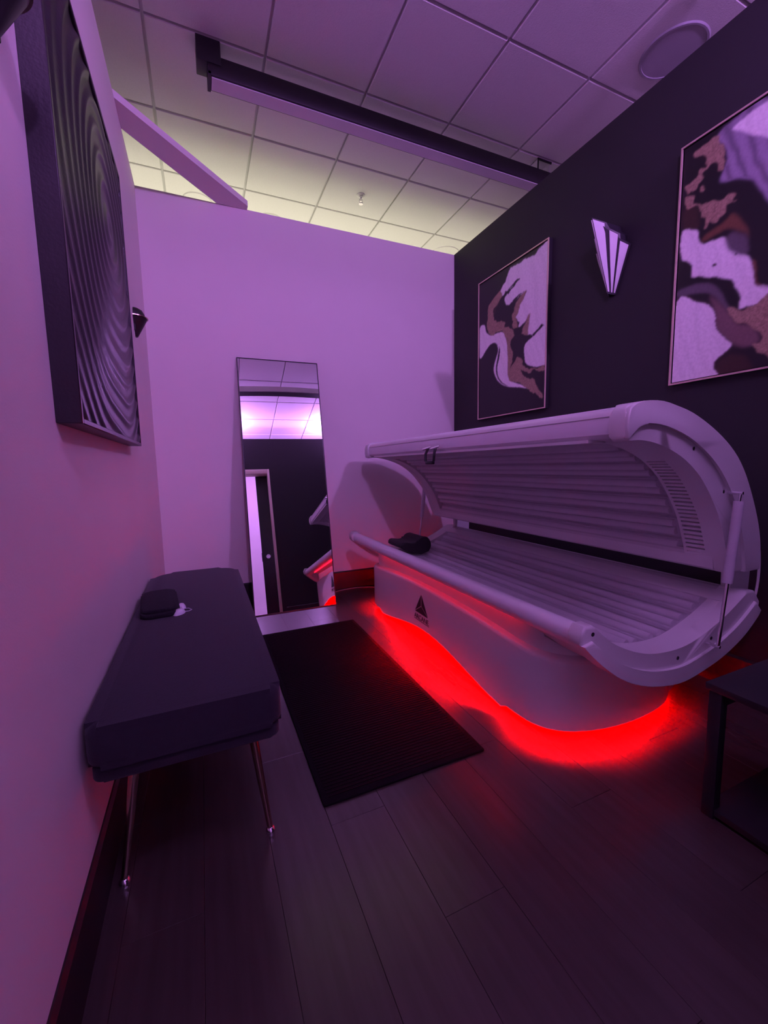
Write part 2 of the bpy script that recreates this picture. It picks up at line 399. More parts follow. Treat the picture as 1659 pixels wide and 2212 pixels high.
lathe('deflector', [(0, -.072), (.018, -.072), (.020, -.069), (0, -.068)], M_chrome, sp)

# ------------------------------------------------------------------ leaning mirror
def leaning_mirror():
    W, Lh, t = .632, 1.985, .018
    r = thing('leaning_mirror', 'tall frameless-looking mirror with thin black edge leaning on the white wall', 'mirror', (.611, 3.121, 0))
    a = math.atan2(.357, 1.95)
    r.rotation_euler = (-a, 0, math.radians(-1.0))
    box('mirror_pane', -W/2+.006, W/2-.006, -.002, .004, .006, Lh-.006, M_mirror, r)
    box('backing', -W/2+.004, W/2-.004, .004, t, .004, Lh-.004, M_black, r)
    for b in ((-W/2, -W/2+.006, 0, Lh), (W/2-.006, W/2, 0, Lh)): box('frame_edge', b[0], b[1], -.005, t, b[2], b[3], M_black, r)
    for b in ((0, .006), (Lh-.006, Lh)): box('frame_edge', -W/2+.006, W/2-.006, -.005, t, b[0], b[1], M_black, r)
leaning_mirror()

# ------------------------------------------------------------------ framed paintings on the black wall
PA ={
 'W1':[(0.495,0.976),(0.709,0.971),(0.864,0.973),(1.019,0.983),(1.005,0.502),(0.952,0.51),(0.899,0.491),(0.837,0.473),(0.772,0.49),(0.756,0.541),(0.797,0.594),(0.725,0.583),(0.643,0.558),(0.633,0.603),(0.585,0.642),(0.631,0.681),(0.667,0.721),(0.732,0.767),(0.566,0.761),(0.534,0.747),(0.444,0.762),(0.434,0.815),(0.515,0.852),(0.577,0.878),(0.53,0.87),(0.467,0.843),(0.375,0.83),(0.348,0.867),(0.423,0.92)],
 'W2':[(0.992,0.492),(0.844,0.468),(0.774,0.448),(0.723,0.422),(0.726,0.351),(0.75,0.304),(0.853,0.268),(0.936,0.262),(1.002,0.275)],
 'G1':[(0.348,0.867),(0.375,0.823),(0.316,0.785),(0.246,0.702),(0.301,0.667),(0.372,0.645),(0.44,0.63),(0.424,0.604),(0.524,0.568),(0.589,0.533),(0.543,0.499),(0.511,0.46),(0.562,0.393),(0.548,0.343),(0.516,0.304),(0.596,0.343),(0.626,0.367),(0.688,0.364),(0.705,0.311),(0.766,0.274),(0.853,0.254),(0.99,0.257),(0.989,0.227),(0.868,0.245),(0.797,0.241),(0.752,0.258),(0.676,0.28),(0.708,0.239),(0.769,0.206),(0.856,0.191),(0.886,0.152),(0.929,0.112),(0.971,0.08),(0.966,0.053),(0.874,0.098),(0.771,0.145),(0.649,0.182),(0.536,0.219),(0.484,0.278),(0.482,0.354),(0.47,0.468),(0.434,0.542),(0.373,0.588),(0.267,0.594),(0.194,0.597),(0.146,0.63),(0.126,0.69),(0.144,0.725),(0.152,0.801),(0.225,0.838),(0.296,0.85)],
 'G2':[(0.54,0.579),(0.522,0.634),(0.537,0.674),(0.583,0.721),(0.628,0.752),(0.695,0.77),(0.732,0.767),(0.667,0.721),(0.631,0.681),(0.585,0.642),(0.619,0.584),(0.605,0.544)],
 'G3':[(0.689,0.527),(0.725,0.569),(0.796,0.615),(0.784,0.563),(0.772,0.49),(0.713,0.501)],
 'R':[(0.002,0.459),(-0.001,0.676),(0.087,0.686),(0.117,0.632),(0.194,0.593),(0.303,0.587),(0.391,0.577),(0.434,0.542),(0.47,0.468),(0.482,0.354),(0.484,0.278),(0.536,0.219),(0.649,0.182),(0.786,0.14),(0.618,0.165),(0.47,0.189),(0.366,0.225),(0.293,0.274),(0.255,0.335),(0.281,0.401),(0.324,0.456),(0.305,0.506),(0.25,0.531),(0.176,0.525),(0.12,0.5)],
 'B1':[(0.3,0.69),(0.371,0.66),(0.439,0.66),(0.487,0.7),(0.535,0.725),(0.526,0.749),(0.453,0.752),(0.402,0.794),(0.467,0.829),(0.434,0.845),(0.384,0.813),(0.316,0.77),(0.299,0.729)],
 'B2':[(0.441,0.608),(0.473,0.63),(0.521,0.656),(0.539,0.616),(0.524,0.568),(0.475,0.586)],
 'B3':[(0.557,0.554),(0.604,0.566),(0.665,0.567),(0.703,0.552),(0.667,0.525),(0.713,0.501),(0.83,0.478),(0.788,0.452),(0.73,0.449),(0.701,0.433),(0.656,0.413),(0.641,0.379),(0.579,0.368),(0.548,0.351),(0.57,0.413),(0.608,0.457),(0.622,0.491),(0.574,0.522)],
 'B4':[(0.83,0.478),(0.844,0.465),(0.913,0.485),(0.959,0.502),(0.945,0.515),(0.898,0.498)],
 'B5':[(0.459,0.838),(0.531,0.852),(0.569,0.88),(0.646,0.876),(0.639,0.868),(0.586,0.862),(0.547,0.844),(0.476,0.819)],
 'B6':[(0.558,0.763),(0.596,0.774),(0.71,0.776),(0.628,0.766),(0.566,0.75)],
 'B7':[(0.383,0.223),(0.311,0.279),(0.291,0.345),(0.325,0.433),(0.338,0.484),(0.305,0.506),(0.352,0.474),(0.347,0.414),(0.313,0.342),(0.332,0.277),(0.401,0.225),(0.487,0.189)],
 'C1':[(0.246,0.71),(0.236,0.759),(0.281,0.771),(0.333,0.796),(0.35,0.799),(0.299,0.759),(0.264,0.714)],
}
PB ={
 'L1':[(0.192,0.978),(0.462,0.976),(0.497,0.615),(0.409,0.699),(0.36,0.739),(0.29,0.763),(0.217,0.783),(0.242,0.83),(0.252,0.867),(0.235,0.906)],
 'W1':[(0.271,0.966),(0.462,0.973),(0.475,0.845),(0.411,0.87),(0.358,0.899),(0.315,0.93)],
 'GA':[(0.06,0.975),(0.186,0.968),(0.195,0.945),(0.24,0.889),(0.243,0.851),(0.229,0.815),(0.213,0.832),(0.203,0.858),(0.157,0.866),(0.135,0.86),(0.121,0.838),(0.099,0.819),(0.06,0.807),(0.028,0.814),(0.024,0.844),(0.073,0.841),(0.096,0.86),(0.121,0.882),(0.152,0.879),(0.146,0.903),(0.13,0.922),(0.08,0.946)],
 'GB':[(0.019,0.806),(0.074,0.788),(0.064,0.766),(0.107,0.736),(0.146,0.732),(0.201,0.711),(0.238,0.716),(0.291,0.713),(0.279,0.689),(0.311,0.682),(0.255,0.683),(0.247,0.648),(0.224,0.624),(0.209,0.621),(0.177,0.641),(0.163,0.623),(0.144,0.628),(0.145,0.652),(0.124,0.677),(0.117,0.707),(0.09,0.739),(0.022,0.768)],
 'GD':[(0.105,0.803),(0.121,0.803),(0.132,0.787),(0.123,0.78),(0.108,0.789)],
 'D1':[(0.014,0.756),(0.091,0.733),(0.112,0.675),(0.107,0.637),(0.023,0.655)],
 'O1':[(0.137,0.571),(0.221,0.576),(0.279,0.578),(0.366,0.538),(0.395,0.505),(0.37,0.562),(0.302,0.633),(0.275,0.622),(0.233,0.605),(0.158,0.597)],
 'W3':[(0.014,0.658),(0.099,0.637),(0.119,0.594),(0.145,0.562),(0.192,0.558),(0.252,0.552),(0.283,0.529),(0.316,0.486),(0.374,0.452),(0.414,0.414),(0.428,0.363),(0.445,0.323),(0.53,0.28),(0.536,0.228),(0.406,0.249),(0.366,0.248),(0.369,0.29),(0.343,0.339),(0.305,0.377),(0.197,0.415),(0.091,0.447),(0.088,0.483),(0.059,0.52),(0.019,0.547)],
 'S1':[(0.268,0.539),(0.31,0.552),(0.373,0.525),(0.398,0.481),(0.381,0.45),(0.317,0.475),(0.285,0.506)],
 'N1':[(0.009,0.407),(0.094,0.411),(0.192,0.391),(0.256,0.346),(0.307,0.272),(0.338,0.249),(0.309,0.25),(0.261,0.294),(0.212,0.34),(0.13,0.367),(0.011,0.379)],
 'W4':[(0.004,0.36),(0.125,0.33),(0.2,0.298),(0.238,0.255),(0.246,0.208),(0.272,0.169),(0.336,0.117),(0.323,0.097),(0.281,0.076),(0.252,0.058),(0.247,0.03),(0.262,-0.007),(-0.003,-0.003)],
 'M1':[(0.204,0.337),(0.309,0.25),(0.371,0.187),(0.441,0.167),(0.479,0.107),(0.435,0.088),(0.351,0.109),(0.272,0.169),(0.246,0.208),(0.235,0.267)],
 'GC':[(0.308,0.261),(0.366,0.242),(0.42,0.245),(0.459,0.247),(0.531,0.269),(0.555,0.026),(0.49,0.057),(0.434,0.094),(0.479,0.101),(0.484,0.116),(0.447,0.166),(0.385,0.189),(0.341,0.21)],
 'M2':[(0.273,-0.003),(0.261,0.045),(0.296,0.068),(0.354,0.075),(0.425,0.047),(0.445,-0.015)],
 'BR':[(0.41,0.42),(0.43,0.409),(0.451,0.326),(0.505,0.291),(0.53,0.285),(0.53,0.28),(0.446,0.317),(0.427,0.364)],
 'B9':[(0.205,0.457),(0.212,0.465),(0.227,0.46),(0.223,0.452)],
 'B8':[(0.323,0.468),(0.329,0.472),(0.337,0.466),(0.33,0.462)],
}

for _k, _dv in (('L1', -.06), ('W1', -.10), ('W3', .05), ('M1', .10), ('O1', -.10), ('GB', .03), ('W4', .0), ('GD', -.2)):   # the part past the traced area mirrors it loosely
    PB[_k+'x'] = [(1.12-a*1.05, b+_dv+.05*math.sin(6*a)) for a, b in PB[_k]]
def hexc(r, g, b): return np.array([r, g, b])
WHT, BLK, GLD = hexc(.95, .92, .92), hexc(.012, .010, .013), hexc(.36, .25, .16)
LAV, GRY, BRN, ORG, MAU, DBR = hexc(.36, .30, .42), hexc(.13, .11, .13), hexc(.05, .025, .02), hexc(.17, .075, .04), hexc(.20, .12, .12), hexc(.035, .02, .02)
def inside(px, py, poly):
    c = np.zeros(px.shape, bool); n = len(poly)
    for i in range(n):
        x1, y1 = poly[i]; x2, y2 = poly[(i+1) % n]
        if y1 == y2: continue
        k = ((y1 > py) != (y2 > py)) & (px < (x2-x1)*(py-y1)/(y2-y1)+x1); c ^= k
    return c
def painting(name, label, polys, order, y0, seed, swirl):
    W, H, z0, dep = .785, 1.135, 1.487, .034
    r = thing(name, label, 'painting', (XR, y0-W/2, z0), 'abstract paintings on the black wall')
    nx, ny = 190, 275
    u, v = np.meshgrid(np.linspace(0, 1, nx+1), np.linspace(0, 1, ny+1))
    rs = np.random.RandomState(seed); du = np.zeros_like(u); dv = np.zeros_like(u)
    for f, amp in ((9, .006), (19, .004), (41, .0035), (83, .0025)):
        for q in range(3):
            a = rs.uniform(0, 6.28); ph = rs.uniform(0, 6.28); w = np.sin(f*(u*W*math.cos(a)+v*H*math.sin(a))*2+ph)
            du += amp*w*math.cos(a+1.2); dv += amp*w*math.sin(a+1.2)
    def blur(a, n):
        for _ in range(n):
            p = np.pad(a, 1, mode='edge'); a = (p[:-2, 1:-1]+p[2:, 1:-1]+p[1:-1, :-2]+p[1:-1, 2:]+2*p[1:-1, 1:-1])/6
        return a
    def closed(poly, k=4):
        n = len(poly); out = []
        for q in range(n):
            p0, p1, p2, p3 = poly[q-1], poly[q], poly[(q+1) % n], poly[(q+2) % n]
            for t in np.arange(k)/k: out.append(tuple(.5*(2*p1[a]+(p2[a]-p0[a])*t+(2*p0[a]-5*p1[a]+4*p2[a]-p3[a])*t*t+(3*p1[a]-p0[a]-3*p2[a]+p3[a])*t**3) for a in (0, 1)))
        return out
    colr = np.zeros(u.shape+(3,)); colr[:] = BLK
    for key, c, rag, soft in order:      # rag: ragged edge amount, soft: edge blur passes
        w = blur(inside(u+du*rag, v+dv*rag, closed(polys[key])).astype(float), soft)[..., None]
        colr = colr*(1-w)+c*w
    pu, pv = u+du*.4, v+dv*.4
    ridge = .5+.5*np.sin(60*(pu+.6*pv+.08*np.sin(7*pv+5*pu))+swirl*np.sin(9*pu-4*pv))
    lum = colr.sum(2); white = lum > 1.0
    colr[white] *= (1-.05*ridge[white]**3)[:, None]
    lav = (lum > .9) & (lum < 1.25); colr[lav] *= (1-.45*ridge[lav]**2)[:, None]
    gold = (np.abs(colr-GLD).sum(2) < .08)
    spk = rs.rand(*u.shape); colr[gold] *= (.65+.75*spk[gold])[:, None]
    k = np.array([.12, .76, .12])
    for ax in (0, 1):
        pad = [(0, 0)]*3; pad[ax] = (1, 1); pc = np.pad(colr, pad, mode='edge')
        sl = lambda s: tuple(slice(s, s+colr.shape[ax]) if a == ax else slice(None) for a in range(3))
        colr = k[0]*pc[sl(0)]+k[1]*pc[sl(1)]+k[2]*pc[sl(2)]
    m_ = .013
    verts = [(-dep+.006, W/2-m_-(W-2*m_)*a, m_+(H-2*m_)*b) for b in np.linspace(0, 1, ny+1) for a in np.linspace(0, 1, nx+1)]
    faces = [(j*(nx+1)+i, j*(nx+1)+i+1, (j+1)*(nx+1)+i+1, (j+1)*(nx+1)+i) for j in range(ny) for i in range(nx)]
    nb = len(verts)   # give the canvas thickness
    verts += [(-.004, W/2-m_, m_), (-.004, -W/2+m_, m_), (-.004, -W/2+m_, H-m_), (-.004, W/2-m_, H-m_)]
    faces += [(nb, nb+1, nb+2, nb+3)]
    me = bpy.data.meshes.new('canvas'); me.from_pydata(verts, [], faces); me.update()
    at = me.attributes.new('paint', 'FLOAT_COLOR', 'POINT')
    buf = np.ones((len(verts), 4)); buf[:, :3] = .01; buf[:nb, :3] = colr.reshape(-1, 3); at.data.foreach_set('color', buf.ravel())
    me.materials.append(M_paint); link(bpy.data.objects.new('canvas', me), r)
    fw = .008
    for b in ((W/2-fw, W/2, 0, H), (-W/2, -W/2+fw, 0, H), (-W/2+fw, W/2-fw, 0, fw), (-W/2+fw, W/2-fw, H-fw, H)):
        box('frame_front', -dep-.002, -dep+.004, *b, M_frame, r)
        box('frame_side', -dep+.004, .001, *b, M_black, r)
    return r
painting('abstract_painting', 'white, black and gold marbled painting whose lower edge meets the sunbed canopy', PA,
         [('R', GRY, .1, 7), ('R', WHT, .1, 1), ('W1', GRY, .8, 8), ('W1', WHT, .8, 1), ('W2', WHT, .15, 1), ('G1', GLD, .9, 1), ('G2', GLD, 1, 2), ('G3', GLD, 1, 3), ('B1', BLK, .8, 1), ('B2', BLK, .9, 1), ('B3', BLK, .6, 1),
          ('B4', BLK, .2, 1), ('B5', BLK, .4, 1), ('B6', BLK, .6, 1), ('B7', BLK, .1, 1), ('C1', DBR, .8, 1)], 3.075, 3, 1.0)
painting('abstract_painting', 'marbled painting with lavender swirls and brown blotches hung above the hinged end of the sunbed', PB,
         [('L1x', LAV, .3, 5), ('W1x', WHT, .2, 2), ('O1x', ORG, .3, 6), ('W3x', WHT, .3, 2), ('M1x', MAU, .2, 7), ('W4x', WHT, .2, 2), ('GBx', GLD, .9, 1), ('GDx', GLD, .5, 1), ('L1', LAV, .3, 5), ('W1', WHT, .1, 2), ('D1', BRN, .3, 9), ('O1', ORG, .3, 6), ('W3', WHT, .3, 2), ('S1', GRY, .5, 9), ('N1', GRY, .1, 4), ('M1', MAU, .2, 8), ('M2', BRN, .3, 9), ('W4', MAU, .1, 9), ('W4', WHT, .15, 1),
          ('GA', GLD, .9, 1), ('GB', GLD, .9, 1), ('GD', GLD, .4, 1), ('GC', GLD, 1.0, 1), ('BR', ORG, .2, 3), ('B8', BLK, .1, 1), ('B9', BLK, .1, 1)], 1.437, 5, 2.0)

# ------------------------------------------------------------------ stepped fan sconce
def fan_sconce():
    Y0 = 1.81
    r = thing('fan_sconce', 'fan-shaped wall sconce with stepped frosted glass panels on the black wall', 'sconce', (XR, Y0, 2.08))
    # (dx from wall, dy from ridge, z) : bottom-left, bottom-right, top-right, top-left
    pans = [((-.047, 0, 2.090), (-.038, -.004, 2.088), (-.131, -.035, 2.428), (-.196, 0, 2.456)),
            ((-.030, -.008, 2.086), (-.023, -.012, 2.084), (-.066, -.071, 2.363), (-.114, -.0445, 2.394)),
            ((-.016, -.015, 2.083), (-.009, -.019, 2.080), (-.013, -.099, 2.306), (-.061, -.0735, 2.334))]
    for s in (1, -1):
        for p in pans:
            p = [tuple(p[i][k]*.93+p[(1, 0, 3, 2)[i]][k]*.07 for k in range(3)) for i in range(4)]
            q = [Vector((XR+a, Y0+b*s, c)) for a, b, c in p]
            nrm = (q[1]-q[0]).cross(q[3]-q[0]).normalized()
            if nrm.x > 0: nrm = -nrm
            v = [a+nrm*.004 for a in q]+[a-nrm*.003 for a in q]
            mobj('glass_panel', v, [(0,1,2,3), (7,6,5,4), (0,1,5,4), (1,2,6,5), (2,3,7,6), (3,0,4,7)], M_glass, r)
    # black body behind the panels
    def body(s):
        F = []; v = []
        pts = [(-.049, 0, 2.078), (-.006, -.021, 2.072), (-.009, -.106, 2.312), (-.060, -.078, 2.342), (-.063, -.0755, 2.372), (-.112, -.047, 2.402), (-.128, -.037, 2.436), (-.199, 0, 2.464)]
        a = [Vector((XR+x+.004, Y0+y*s, z)) for x, y, z in pts]
        b = [Vector((XR-.0005, Y0+y*s, z)) for x, y, z in pts]
        n = len(a); v = a+b
        F = [tuple(range(n)), tuple(range(n, 2*n))]+[(i, (i+1) % n, n+(i+1) % n, n+i) for i in range(n)]
        mobj('body', v, F, M_fixblack, r)
    body(1); body(-1)
    local(r)
fan_sconce()

# ------------------------------------------------------------------ relief panel on the white wall
def relief_panel():
    y0, y1, z0, z1, d = 1.192, 2.245, 1.212, 2.375, .052
    r = thing('relief_panel', 'deep black wall panel carved with concentric wave ridges on the white wall', 'wall art', (XL, (y0+y1)/2, z0))
    ny, nz = 230, 250; e = .014
    Y, Z = np.meshgrid(np.linspace(y0+e, y1-e, ny+1), np.linspace(z0+e, z1-e, nz+1))
    a = (Y-1.88)/1.05; b = (Z-1.97)/1.0
    rr = np.sqrt(a*a+b*b+.004)+.018*np.sin(5*Z+3*Y)+.012*np.sin(11*Y-4*Z)
    hgt = .5+.5*np.sin(rr*2*math.pi/.066)
    X = XL+d-.009+.0075*hgt**2.2
    verts = np.stack([X, Y, Z], -1).reshape(-1, 3).tolist()
    faces = [(j*(ny+1)+i, j*(ny+1)+i+1, (j+1)*(ny+1)+i+1, (j+1)*(ny+1)+i) for j in range(nz) for i in range(ny)]
    o = mobj('carved_face', verts, faces, M_relief, r, True)
    boxes('backing', [(XL-.001, XL+d-.014, y0+.004, y1-.004, z0+.004, z1-.004)], M_relief, r)
    for b_ in ((y0, y0+e, z0, z1), (y1-e, y1, z0, z1), (y0+e, y1-e, z0, z0+e), (y0+e, y1-e, z1-e, z1)): box('frame_edge', XL-.0005, XL+d, *b_, M_relief, r, .002, 1)
    local(r)
M_relief = mat('black carved panel', (0.019, 0.016, 0.021), 0.38, noise=(30, .15), bump=(120, .2, .003))
relief_panel()

# small black uplight sconces either side of the relief panel
def cone_sconce(y, z, label):
    r = thing('cone_sconce', label, 'sconce', (XL, y, z), 'black cone sconces on the white wall')
    lathe('bowl', [(0, -.110), (.012, -.108), (.067, -.004), (.070, 0), (.064, 0), (.01, -.09)], M_black, r, (0,0,0), 24, -math.pi/2, math.pi/2)
    lathe('rim', [(.062, .001), (.072, .001), (.072, -.004), (.062, -.004), (.062, .001)], M_leg, r, (0,0,0), 24, -math.pi/2, math.pi/2)
    lathe('dome', [(.056, -.004), (.054, .02), (.044, .040), (.024, .052), (0, .056)], M_black, r, (0,0,0), 24, -math.pi/2, math.pi/2)
    box('wall_plate', -.001, .008, -.045, .045, -.08, .03, M_black, r, .003)
cone_sconce(2.86, 1.975, 'small black domed cone sconce past the far edge of the relief panel')
cone_sconce(1.03, 1.975, 'small black domed cone sconce between the relief panel and the doorway')
# ------------------------------------------------------------------ velvet bench
def rounded_rect(x0, x1, y0, y1, r, n=6, rn=None):
    out = []; R0 = r; rn = rn or r
    for sx, sy, a0 in ((1, 0, -90), (1, 1, 0), (0, 1, 90), (0, 0, 180)):
        r = R0 if sy else rn; cx = x1-r if sx else x0+r; cy = y1-r if sy else y0+r
        for k in range(n+1):
            a = math.radians(a0+90*k/n); out.append((cx+r*math.cos(a), cy+r*math.sin(a)))
    return out
def bench():
    r = thing('velvet_bench', 'long black velvet bench on slim metal legs against the white wall', 'bench', (-.06, 1.85, 0))
    prism('cushion', rounded_rect(-.287, .162, 1.085, 2.625, .105, 8, .03),   .405, .515, M_velvet, r, .028, 5, 'Z', 50)
    prism('seat_base', rounded_rect(-.280, .155, 1.092, 2.618, .10, 8, .026), .372, .407, M_velvet, r, .006, 2, 'Z', 50)
    for fx, tx in ((.125, .085), (-.254, -.205)):
        for fy, ty in ((1.19, 1.225), (2.52, 2.485)):
            lg = tube('leg', [(tx, ty, .376), (tx+(fx-tx)*.5, ty+(fy-ty)*.5, .19), (fx, fy, .018)], [.014, .0115, .008], M_leg, r, 14)
            lathe('foot_cap', [(0, 0), (.012, 0), (.0145, .006), (.0145, .014), (.011, .022), (.004, .026)], M_chrome, lg, (fx, fy, 0), 16)
    local(r)
bench()
def towel():
    r = thing('folded_towel', 'small black towel folded on the bench cushion by the white wall', 'towel', (-.200, 1.985, .516))
    for k, (w, l, z) in enumerate(((.072, .170, 0), (.066, .155, .014))):
        prism('towel_fold', rounded_rect(-w, w, -l, l, .035), z, z+.017, M_towel, r, .008, 3, 'Z', 60)
    r.rotation_euler = (0, 0, .10)
towel()
def goggles():
    r = thing('eye_goggles', 'tiny pale goggles with a strap loop on the black bench', 'goggles', (-.112, 1.865, .514))
    for y, s, rz in ((.052, .020, .2), (-.022, .024, -.5)):
        c = lathe('eye_cup', [(0, .020), (.012, .019), (.020, .012), (.024, .003), (.025, 0), (0, 0)], M_goggle, r, (0,0,0), 20)
        c.scale = (s/.024*.82, s/.024*1.25, 1); c.location = (0 if y > 0 else -.006, y, 0); c.rotation_euler = (0, 0, rz)
    tube('nose_bridge', [(.0, .034, .010), (.001, .018, .015), (-.002, .004, .010)], .0022, M_goggle, r, 8)
    tube('strap_loop', [(.010, .030, .003), (.028, .024, .004), (.040, .002, .003), (.030, -.012, .003), (.006, -.014, .004)], .0015, M_goggle, r, 8)
goggles()

# ------------------------------------------------------------------ floor mat
def floor_mat():
    r = thing('floor_mat', 'rectangular black rubber mat on the floor between bench and sunbed', 'mat', (.615, 1.972, 0))
    x0, x1, y0, y1 = .297, .934, 1.212, 2.730
    prism('mat_body', rounded_rect(x0, x1, y0, y1, .008, 3), .0005, .009, M_mat, r, .003, 2, 'Z', 50)
    vs_, fs = [], []
    n = 92
    bm = bmesh.new()
    for k in range(n):
        y = y0+.03+(y1-y0-.06)*k/(n-1); bm_box(bm, x0+.02, x1-.02, y-.0035, y+.0035, .008, .0108)
    o = finish('rib_surface', bm, M_mat, r); o['kind'] = 'stuff'
    local(r)
floor_mat()

# ------------------------------------------------------------------ sunbed
UPO = [(1.238, 1.172), (1.232, 1.225), (1.246, 1.272), (1.293, 1.289), (1.387, 1.294), (1.459, 1.283), (1.56, 1.259), (1.686, 1.207), (1.797, 1.143), (1.879, 1.07), (1.949, .972), (2.015, .848), (2.046, .748), (2.052, .653)]
UPI = [(1.249, 1.164), (1.315, 1.167), (1.399, 1.155), (1.498, 1.124), (1.579, 1.083), (1.657, 1.024), (1.735, .935), (1.789, .853), (1.841, .73), (1.868, .655)]
LOI = [(1.128, .574), (1.187, .521), (1.271, .471), (1.387, .427), (1.501, .409), (1.623, .411), (1.749, .442), (1.88, .493), (2.01, .562)]
LOO = [(1.076, .515), (1.146, .449), (1.25, .372), (1.359, .321), (1.473, .291), (1.595, .278), (1.721, .296), (1.854, .33), (1.99, .391), (2.10, .474)]
UPO, UPI, LOI, LOO = catmull(UPO, 4), catmull(UPI, 4), catmull(LOI, 4), catmull(LOO, 4)
YN, YE, CT = .90, 3.20, .07          # near end, far end, cap thickness
bed = thing('sunbed', 'white open sunbed with a raised curved lamp canopy beside the black wall', 'sunbed', (1.6, 2.05, 0))

def mid(a, b, t, n=40):
    A, B = resample(a, n), resample(b, n); return [(p[0]+(q[0]-p[0])*t, p[1]+(q[1]-p[1])*t) for p, q in zip(A, B)]
def lamp_bank(prof, n, sg, parent, y0, y1, s0, s1):
    """n reflector strips with dark joints between them and two tubes lying on each; sg = side of the curve"""
    P = resample(prof, 600)
    def at(s, d): return offset(P, d*sg)[int(max(0, min(1, s))*599)]
    pitch = (s1-s0)/n
    for k in range(n):
        a = s0+pitch*(k+.10); b = s0+pitch*(k+.90)
        pts = [at(a, .040)]+[at(a+(b-a)*t, .028) for t in (.04, .25, .5, .75, .96)]+[at(b, .040)]
        st = prism('reflector_strip', pts+offset(pts, .003*sg)[::-1], y0, y1, M_refl, parent, ang=15)
        for t in (.27, .73):
            p = at(a+(b-a)*t, .0205)
            tube('lamp_tube', [(p[0], y0+.03, p[1]), (p[0], y1-.03, p[1])], .0165, M_lamp, parent, 14)
    pts = [at(s0+(s1-s0)*t, .046) for t in np.linspace(0, 1, 24)]
    prism('lamp_backing', pts+offset(pts, .004*sg)[::-1], y0, y1, M_refl, parent, ang=40)
def sheet(name, prof, d0, d1, y0, y1, mt, parent, ang=35):
    return prism(name, offset(prof, d0)+offset(prof, d1)[::-1], y0, y1, mt, parent, ang=ang)

# --- canopy
can = prism('canopy_shell', offset(UPO, -.010)[6:]+[(1.875, .658)]+mid(UPI, UPO, .48)[::-1][:-3], YN+CT-.01, YE-CT+.01, M_plastic, bed, ang=30)
prism('front_rail', [(1.262, 1.176), (1.246, 1.19), (1.243, 1.225), (1.254, 1.262), (1.286, 1.281), (1.34, 1.287), (1.40, 1.284), (1.40, 1.16), (1.33, 1.172)], YN+CT-.008, YE-CT+.008, M_rail, can, ang=35)
prism('rear_rail', [(1.855, .665), (1.87, .655), (2.042, .652), (2.040, .70), (1.89, .73), (1.845, .735)], YN+CT-.006, YE-CT+.006, M_plastic, can, ang=35)
for side, (ya, yb) in (('near', (YN, YN+CT)), ('far', (YE-CT, YE))):
    cap = prism('canopy_end_cap', UPO+UPI[::-1], ya+(.012 if side == 'near' else 0), yb-(.012 if side == 'far' else 0), M_plastic, bed, .010, 3, ang=50)
    rib = mid(UPI, UPO, .46)
    yy = (ya, ya+.02) if side == 'near' else (yb-.02, yb)
    prism('raised_rib', resample(UPO, 40)+rib[::-1], *yy, M_plastic, cap, .008, 3, ang=50)
    ys = ya-.002 if side == 'near' else yb+.002
    for q in (.06, .40, .66):
        P = mid(UPI, UPO, .36, 60)[int(q*59)]
        lathe('screw_cap', [(0, 0), (.007, 0), (.008, -.004), (.008, -.014)], M_dark, cap, (P[0], ya+.012 if side == 'near' else yb-.012, P[1]), 14, rot=Matrix.Rotation((1 if side == 'near' else -1)*math.pi/2, 3, 'X'))
    ya2, yb2 = (YN+CT-.012, YN+CT+.10) if side == 'near' else (YE-CT-.10, YE-CT+.012)
    R_ = resample(UPI[5:], 400)
    if side == 'far':
        sheet('vent_soffit', UPI[5:], .001, .045, ya2, yb2, M_plastic, cap)
    else:      # real slots: solid margins, and separate bars with open gaps between them
        lo, hi, n_ = 118, 382, 26
        sheet('vent_soffit', R_[:lo+1], .001, .045, ya2, yb2, M_plastic, cap)
        sheet('vent_soffit', R_[hi:], .001, .045, ya2, yb2, M_plastic, cap)
        sheet('vent_soffit', R_[lo:hi+1], .001, .045, ya2, ya2+.03, M_plastic, cap)
        sheet('vent_soffit', R_[lo:hi+1], .001, .045, yb2-.012, yb2, M_plastic, cap)
        for k in range(n_):
            a = lo+(hi-lo)*(k+.42)/n_; b = lo+(hi-lo)*(k+1)/n_
            sheet('vent_bar', R_[int(a):max(int(b), int(a)+2)+1], .001, .045, ya2+.029, yb2-.011, M_plastic, cap)
sheet('inner_fascia', UPI[:10], .001, .012, YN+CT+.09, YE-CT-.09, M_plastic, can)
lamp_bank(UPI, 7, 1, can, YN+CT+.10, YE-CT-.10, .17, .985)
sheet('canopy_acrylic', UPI[5:], .0, .003, YN+CT+.10, YE-CT-.10, M_acryl, bed, 60)
# handle under the canopy lip
hd = tube('canopy_handle', [(1.236, 2.162, 1.196), (1.222, 2.170, 1.165), (1.220, 2.168, 1.125), (1.222, 2.150, 1.112), (1.222, 2.090, 1.112), (1.220, 2.072, 1.125), (1.222, 2.070, 1.165), (1.236, 2.078, 1.196)], .0075, M_black, bed, 10)
box('handle_grip', 1.212, 1.232, 2.078, 2.162, 1.103, 1.122, M_black, hd, .006, 3)
for y in (2.166, 2.074): tube('handle_peg', [(1.252, y-.014, 1.206), (1.206, y+.012, 1.190)], .0075, M_chrome, hd, 10)

